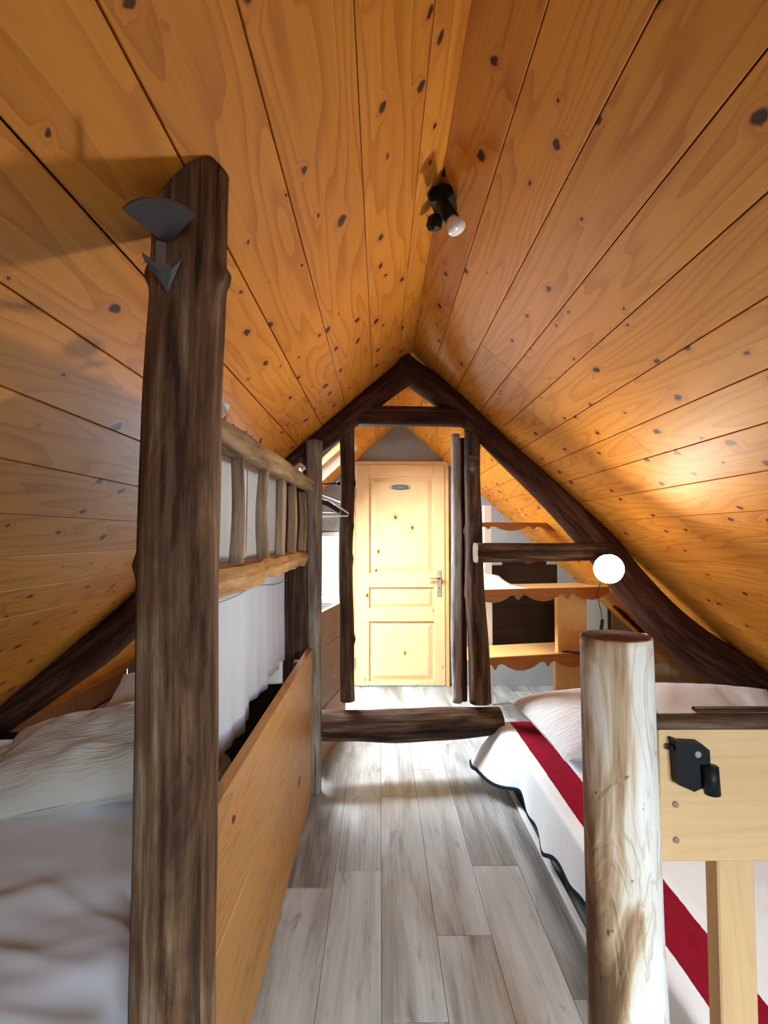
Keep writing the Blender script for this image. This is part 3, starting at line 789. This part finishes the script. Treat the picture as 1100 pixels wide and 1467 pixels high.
upright(xa, xb, zL, zM-.03, .05, .09, M['shelf']); upright(xa-.02, xb, 0, zL-.03, .05, .09, M['shelf'])
xc = (Mi @ (P(699, 880, SD+.50)-su.location)).x
upright(xc-.034, xc+.034, 0, 1.60, .445, .475, M['white'], 'white painted upright')
# near-black boards added to stand for the shadowy recess behind the shelves
db = empty('dark_recess_boards', su.location, (0, 0, srot)); setp(db, 'nearly black boards standing in for the shadowy recess behind the middle pine shelf', 'panel')
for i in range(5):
    MB().box((xc+.04+.31, .50, .52+.17*i), (.60 if i < 4 else .40, .02, .1696), .004, axis='x').build('board', M['shadeboard'], db)
# paper on the middle shelf
ppv = []
def paper_fn(u, v):
    x = -.01+u*.40; y = .03+v*.30
    lift = .075*(v**1.6)*max(0, 1-((u-.45)/.75)**2)+.012*math.sin(u*3)*v
    lift *= 1.0 if u < .75 else max(0, 1-(u-.75)*3.6)
    return Vector((x, y, zM+.003+lift))
o = grid('paper_sheet', paper_fn, 20, 12, M['paper'], thick=.0015); o.location = su.location; o.rotation_euler = (0, 0, srot)
setp(o, 'large white curled paper lying on the middle pine shelf', 'paper')
# pen on the lower shelf, small card by the paper
c = P(823, 931, SD+.12); o = MB().box((0, 0, .006), (.16, .035, .012), .004, axis='x').build('flat_box', M['black'])
o.location = (c.x, c.y+.06, zL+.001); o.rotation_euler = (0, 0, -.5); setp(o, 'flat black box lying on the lower pine shelf beside its upright panel', 'box')
# pale board added in place of a small window opening beside the shelf panel
c = P(871, 886, 4.55)
o = MB().box((c.x, 4.80, c.z-.1), (.20, .03, .75), .006).build('mint_opening_board', M['mint']); setp(o, 'pale mint board in place of a small window opening behind the log newel', 'board')
c = P(905, 890, 4.6)
o = MB().box((c.x+.02, 4.81, .38), (.22, .03, .74), .004, axis='z').build('brown_board', M['oldboard']); setp(o, 'reddish brown board right of the pale mint board on the end wall', 'board')
a, b = P(880, 868, 4.5), P(928, 914, 4.2)
thing_log('thin dark batten slanting under the slope beside the mint board', 'batten', 'slanted_batten', [a, a.lerp(b, .5), b], .016, M['dark'], seed=71, sq=6, nseg=12)

# ------------------------------------------------------------------ globe lamp
gp = P(872, 815, 2.5); gl_ = empty('globe_lamp', gp); setp(gl_, 'glowing warm globe lamp hanging on the right-hand rafter', 'lamp')
n, m = 20, 12; vs = []; fs = []; r_ = .068
for a_ in range(m+1):
    for k in range(n):
        ph, th = math.pi*a_/m, 2*math.pi*k/n; vs.append(Vector((math.sin(ph)*math.cos(th), math.sin(ph)*math.sin(th), math.cos(ph)))*r_)
for a_ in range(m):
    for k in range(n): fs.append((a_*n+k, (a_+1)*n+k, (a_+1)*n+(k+1) % n, a_*n+(k+1) % n))
mesh('globe', vs, fs, M['globe'], gl_, True)
lsp = bpy.data.lights.new('lamp_light', 'SPOT'); lsp.energy = LAMP_POWER; lsp.color = (1, .92, .72); lsp.spot_size = R(156); lsp.spot_blend = 1.0; lsp.shadow_soft_size = .075
lso = bpy.data.objects.new('lamp_light', lsp); C.objects.link(lso); ld = Vector((-.62, -1.0, .18)).normalized()
lso.location = gp+ld*.085; lso.rotation_euler = ld.to_track_quat('-Z', 'Y').to_euler(); lso['kind'] = 'helper'
MB().tube([(.02, .05, .03), (.07, .20, .04), (.11, .36, .04)], [.018, .02, .022], 12).build('lamp_holder', M['black'], gl_, True)
e = P(862, 895, 2.86)-gp
MB().tube([(.0, .06, -.03), (-.03, .07, -.12), e+Vector((.0, 0, .05)), e], .0022, 6).build('cord', M['black'], gl_, True)
MB().box(e+Vector((0, 0, .0)), (.018, .014, .06), .005, rot=Matrix.Rotation(.15, 3, 'Y')).build('cord_switch', M['black'], gl_)
MB().tube([e, e+Vector((-.01, .06, -.30))], .0022, 6).build('cord', M['black'], gl_, True)

# ------------------------------------------------------------------ spotlight at the ridge
c = P(637, 278, 1.60); c.z = zc(c.x)-.022
s1 = empty('spotlight', c); setp(s1, 'black spotlight with an unlit white bulb on the ceiling near the ridge', 'spotlight')
sb = MB(); sb.box((-.005, -.02, .004), (.075, .11, .045), .010, rot=Matrix.Rotation(-.35, 3, 'Z'))
sb.build('mounting_block', M['black'], s1)
sb = MB(); sb.box((-.028, .035, -.03), (.042, .05, .05), .012, rot=Matrix.Rotation(.5, 3, 'Z') @ Matrix.Rotation(.4, 3, 'X')); sb.build('joint', M['black'], s1)
q0 = P(633, 290, 1.53)-c; tip = P(655, 328, 1.50)-c; q1 = q0.lerp(tip, .66)
MB().tube([q0, q1], [.021, .022], 16).build('lamp_socket', M['black'], s1, True)
dd = (tip-q0).normalized()
bo = MB().tube([q1-dd*.004, q1+dd*.012, q1+dd*.030, q1+dd*.036], [.017, .020, .027, .027], 16).build('bulb', M['bulb'], s1, True)
# ------------------------------------------------------------------ metal sconces
def sconce(label, loc, k, yaw):
    o = empty('metal_sconce', loc, (0, 0, yaw)); setp(o, label, 'sconce')
    # quarter disc shelf, apex at the post, arc towards the room
    tl = R(24); ct_, st_ = math.cos(tl), math.sin(tl)
    poly = [(0, 0, 0)]+[(math.sin(a)*.066*k, -math.cos(a)*.066*k*ct_, math.cos(a)*.066*k*st_) for a in [R(-44+88*i/10) for i in range(11)]]
    pl = MB().prism(poly, (0, .002*k, .005*k)).build('top_plate', M['iron'], o)
    MB().prism([(0, .006*k, -.001), (-.012*k, -.012*k, -.001), (0, -.008*k, -.001), (.012*k, -.012*k, -.001)], (0, 0, -.036*k)).build('stem', M['iron'], o)
    poly = [(0, .004, -.022), (-.026*k, -.024*k, .018*k), (-.010*k, -.016*k, .006*k), (.010*k, -.016*k, .006*k), (.026*k, -.024*k, .018*k)]
    MB().prism([(x, y, z-.042*k) for x, y, z in poly], (0, 0, -.006*k)).build('lower_plate', M['iron'], o)
sconce('dark iron uplighter sconce near the top of the tall weathered post', (P(240, 351, .832).x, .832, P(240, 351, .832).z), 1.15, .12)
q = T(676, 662, -.05)
sconce('small dark iron sconce near the top of the truss post right of the door', q, .95, -.1)

# ------------------------------------------------------------------ right bed
ZB = .285; BX0 = .70
bd = empty('low_bed', (1.35, 2.1, 0)); setp(bd, 'low mattress bed on the floor under the right-hand slope', 'bed')
def bbox(name, x0, x1, y0, y1, z0_, z1_, mat, bev):
    return MB().box(((x0+x1)/2-1.35, (y0+y1)/2-2.1, (z0_+z1_)/2), (x1-x0, y1-y0, z1_-z0_), bev, axis='y').build(name, mat, bd)
f1 = bbox('side_board', BX0-.022, BX0, .95, 3.06, 0, .018, M['white'], .002); f1['label'] = 'thin white board along the floor'
bbox('slatted_base', BX0+.03, 2.1, .95, 3.06, .0, .05, M['teal'], .003)
bbox('mattress', BX0+.006, 2.1, .95, 3.06, .052, ZB-.012, M['teal'], .03)
def bl_fn(u, v):
    y = .93+v*2.15
    s_ = u*1.62                       # distance from the hem
    far = max(0, min(1, (y-2.62)/.30)); far = far*far*(3-2*far)
    drop = .178+.035*max(0, y-1.4)+.020*math.sin(y*9)+.014*math.sin(y*23+1)+.03*far
    wv = .010*math.sin(y*9+1.1)+.006*math.sin(y*21)
    if s_ < drop:
        t_ = s_/drop
        z = ZB-drop*(1-t_)*.98; x = BX0-.012-(.02+wv+.16*far)*(1-t_)
        z += .06*far*(1-t_)
    else:
        x = BX0-.012+(s_-drop); z = ZB
    # round the fold
    e = abs(s_-drop)
    if e < .03: z -= .006*(1-e/.03)
    z += .006*noise.noise(Vector((x*4, y*3, 2)))+(.004*noise.noise(Vector((x*14, y*9, 5))) if s_ > drop else 0)
    return Vector((x, y, z+.006))
o = grid('striped_blanket', bl_fn, 110, 130, M['blanket'], gcf=lambda u, v, p: (p.x, v*2.15, u*1.62), thick=.006)
setp(o, 'white blanket with a burgundy stripe spread over the low right bed', 'blanket')
def pillow(name, label, loc, sx, sy, h, mat, rot, seed, cat='pillow', pinch=.10, crease=.012):
    n = 36; vs, fs, gs = [], [], []
    def pt(u, v, sg):
        q = max(0, (1-abs(u)**2.6))**.55*max(0, (1-abs(v)**2.6))**.55
        px = u*sx/2*(1-pinch*(1-abs(v)**2)*abs(u)**3*.6); py = v*sy/2*(1-pinch*(1-abs(u)**2)*abs(v)**3*.6)
        z = sg*h/2*q*(1.0 if sg > 0 else .75)
        z += crease*noise.noise(Vector((u*2.1, v*2.1, seed+sg)))*(q+.15) + crease*.6*noise.noise(Vector((u*6, v*4, seed)))*q
        return Vector((px, py, z))
    for sg in (1, -1):
        b = len(vs)
        for i in range(n+1):
            for j in range(n+1):
                p = pt(-1+2*i/n, -1+2*j/n, sg); vs.append(p); gs.append((p.x+seed, p.y, p.z))
        for i in range(n):
            for j in range(n):
                f = (b+i*(n+1)+j, b+(i+1)*(n+1)+j, b+(i+1)*(n+1)+j+1, b+i*(n+1)+j+1)
                fs.append(f if sg > 0 else f[::-1])
    o = mesh(name, vs, fs, mat, None, True, gs); o.location = loc; o.rotation_euler = rot
    return setp(o, label, cat)
pillow('pillow', 'plump white pillow on the burgundy stripe left of the log newel', (1.11, 2.76, ZB+.115), .68, .70, .23, M['pillow'], (R(4), R(-2), R(6)), 3)
pillow('pillow', 'white pillow on the low bed right of the log newel', (1.70, 2.66, ZB+.145), .68, .50, .20, M['linen'], (R(28), R(2), R(-4)), 8)

hs = empty('head_shelf', (1.32, 3.30, 0)); setp(hs, 'scalloped shelf board at the head of the low bed, right of the log newel', 'shelf')
hz_ = P(960, 917, 3.30).z; hx1 = XR+(ZR-hz_)/TA-1.32-.012
hb = MB().box((hx1/2, .13, hz_-.013), (hx1, .22, .026), .003, axis='x').build('shelf_board', M['shelf'], hs)
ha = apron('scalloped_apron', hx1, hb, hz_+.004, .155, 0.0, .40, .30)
MB().box((.03, .12, (hz_-.03)/2), (.05, .16, hz_-.03), .003).build('upright', M['shelf'], hs)
for k in range(4):
    xa_, xb_ = .06+k*.172, .06+(k+1)*.172-.002
    MB().box(((xa_+xb_)/2, .20, .29), (xb_-xa_, .02, .58), .003).build('board', M['ply'], hs)

# ------------------------------------------------------------------ railing panel in the right foreground
rl = empty('railing_panel', (.80, .97, 0)); setp(rl, 'pale board railing panel with a dark top rail beside the log newel', 'railing')
x0 = P(947, 1140, .95).x; ztop = P(1000, 1045, .95).z; zbot = P(1000, 1237, .95).z
pn = MB().box(((x0+1.30)/2-.80, .0, (ztop+zbot)/2), (1.30-x0, .030, ztop-zbot), .002, axis='x').build('board', M['ply'], rl)
for (px, py) in ((967, 1152), (968, 1203)):
    p = P(px, py, .955); MB().tube([(p.x-.80, -.0150, p.z), (p.x-.80, -.0175, p.z)], .0055, 12).build('plug', M['paleend'], pn)
tr_ = log('top_rail', [(x0-.010-.80, -.004, ztop+.008), (x0+.25-.80, -.004, ztop+.008), (1.30-.80, -.004, ztop+.006)], [.014, .014, .014], M['brown'], rl, seed=81, rough=.05, nseg=14, flat=(1, 1.3)); tr_['label'] = 'dark brown rounded top rail'
MB().box((x0+.39-.80, .012, ztop+.0245), (.62, .018, .007), .002, axis='x').build('rail_strip', M['dark'], rl)
ep = MB().box((x0-.006-.80, .010, (ztop+zbot)/2), (.010, .055, ztop-zbot), .002).build('edge_strip', M['oldboard'], rl)
lx0, lx1 = P(1029, 1350, .99).x, P(1082, 1350, .99).x
MB().box(((lx0+lx1)/2-.80, .036, zbot/2+.06), (lx1-lx0, .040, zbot+.12), .003).build('leg', M['ply'], rl)
# spotlight on the panel
c = P(990, 1085, .925); s2 = empty('spotlight', (c.x, .9525, c.z)); setp(s2, 'black spotlight screwed to the pale railing panel under its dark rail', 'spotlight')
def pp2(px, py): q = P(px, py, .94); return (q.x-c.x, q.z-c.z)
poly = [pp2(*q) for q in ((963, 1058), (970, 1060), (975, 1062), (1001, 1063), (1012, 1072), (1013, 1094), (1016, 1128), (1000, 1126), (990, 1131), (968, 1121), (966, 1094))]
MB().prism([(x, 0, z) for x, z in poly], (0, -.022, 0)).build('mounting_block', M['black'], s2)
q = pp2(994, 1077); MB().tube([(q[0], -.022, q[1]), (q[0], -.025, q[1])], .0055, 12).build('screw', M['chrome'], s2)
q = pp2(1010, 1110); MB().tube([(q[0]-.001, -.030, q[1]+.022), (q[0]+.001, -.030, q[1]-.024)], [.0125, .0130], 18).build('lamp_socket', M['black'], s2, True)
q = pp2(961, 1072); MB().box((q[0], -.010, q[1]), (.008, .012, .010), .002).build('terminal', M['black'], s2)

# ------------------------------------------------------------------ left bed
ZL = .38
lb = empty('mattress_bed', (-1.0, 1.6, 0)); setp(lb, 'mattress bed behind the guard boards on the left', 'bed')
MB().box((-.13, .0, .14), (.90, 1.50, .12), .01, axis='y').build('base', M['oldboard'], lb)
for sx_ in (-.5, .26):
    for sy_ in (-.66, .66): MB().box((sx_, sy_, .04), (.07, .07, .08), .005).build('leg', M['oldboard'], lb)
MB().box((.36, .93, .33), (.40, .03, .66), .006, axis='z').build('dark_gap_panel', M['shadeboard'], lb)  # added dark panel, keeps the gap above the guard boards dark
MB().box((-.13, .0, .28), (.90, 1.50, .155), .04, axis='y').build('mattress', M['linen'], lb)
def dv_fn(u, v):
    y = .78+v*1.60
    s_ = u*1.45; edge = -.505-.16*max(0, min(1, (y-1.12)/.35))+.012*math.sin(y*6)
    if s_ < .25: x = edge+.012*math.sin(y*13)*(1-s_/.25); z = ZL-.25+s_
    else: x = edge-(s_-.25); z = ZL
    e = abs(s_-.25)
    if e < .08:
        q = (1-e/.08)**2; z -= .020*q; x -= .020*q
    amp = .019*max(.25, min(1, (1.75-y)/.5)) if s_ > .2 else .012
    w_ = Vector((x*1.8+.9*y, y*4.4-2.2*x, 3.7)); w2 = Vector((x*2.4-1.0*y, y*6.5+2.6*x, 8.1))
    n1 = math.exp(-(noise.noise(w_)/.30)**2); n2 = math.exp(-(noise.noise(w2)/.32)**2)
    n3 = noise.noise(Vector((x*5+y*2, y*11-x*4, 1.3)))
    z += amp*(n1+n2*.5-.35+.25*n3)
    x += .006*n2
    if y < .95: z -= (.95-y)**2*2.0
    return Vector((x, y, z+.024))
o = grid('white_duvet', dv_fn, 110, 130, M['linen'], thick=.004); setp(o, 'rumpled white duvet over the left bed', 'duvet')
pillow('pillow', 'crinkled cream pillow at the front of the left bed beside the tall post', (-1.02, 2.06, ZL+.15), .92, .50, .26, M['oldpillow'], (R(18), R(-9), R(4)), 12, crease=.03)
pillow('pillow', 'white pillow half hidden behind the crinkled cream pillow', (-.95, 2.45, ZL+.20), .60, .40, .20, M['linen'], (R(30), R(0), R(0)), 14)
pillow('pillow', 'small pale pillow at the far left behind the crinkled cream pillow', (-1.58, 2.24, ZL+.02), .42, .36, .14, M['oldpillow'], (R(10), R(-6), R(0)), 16)
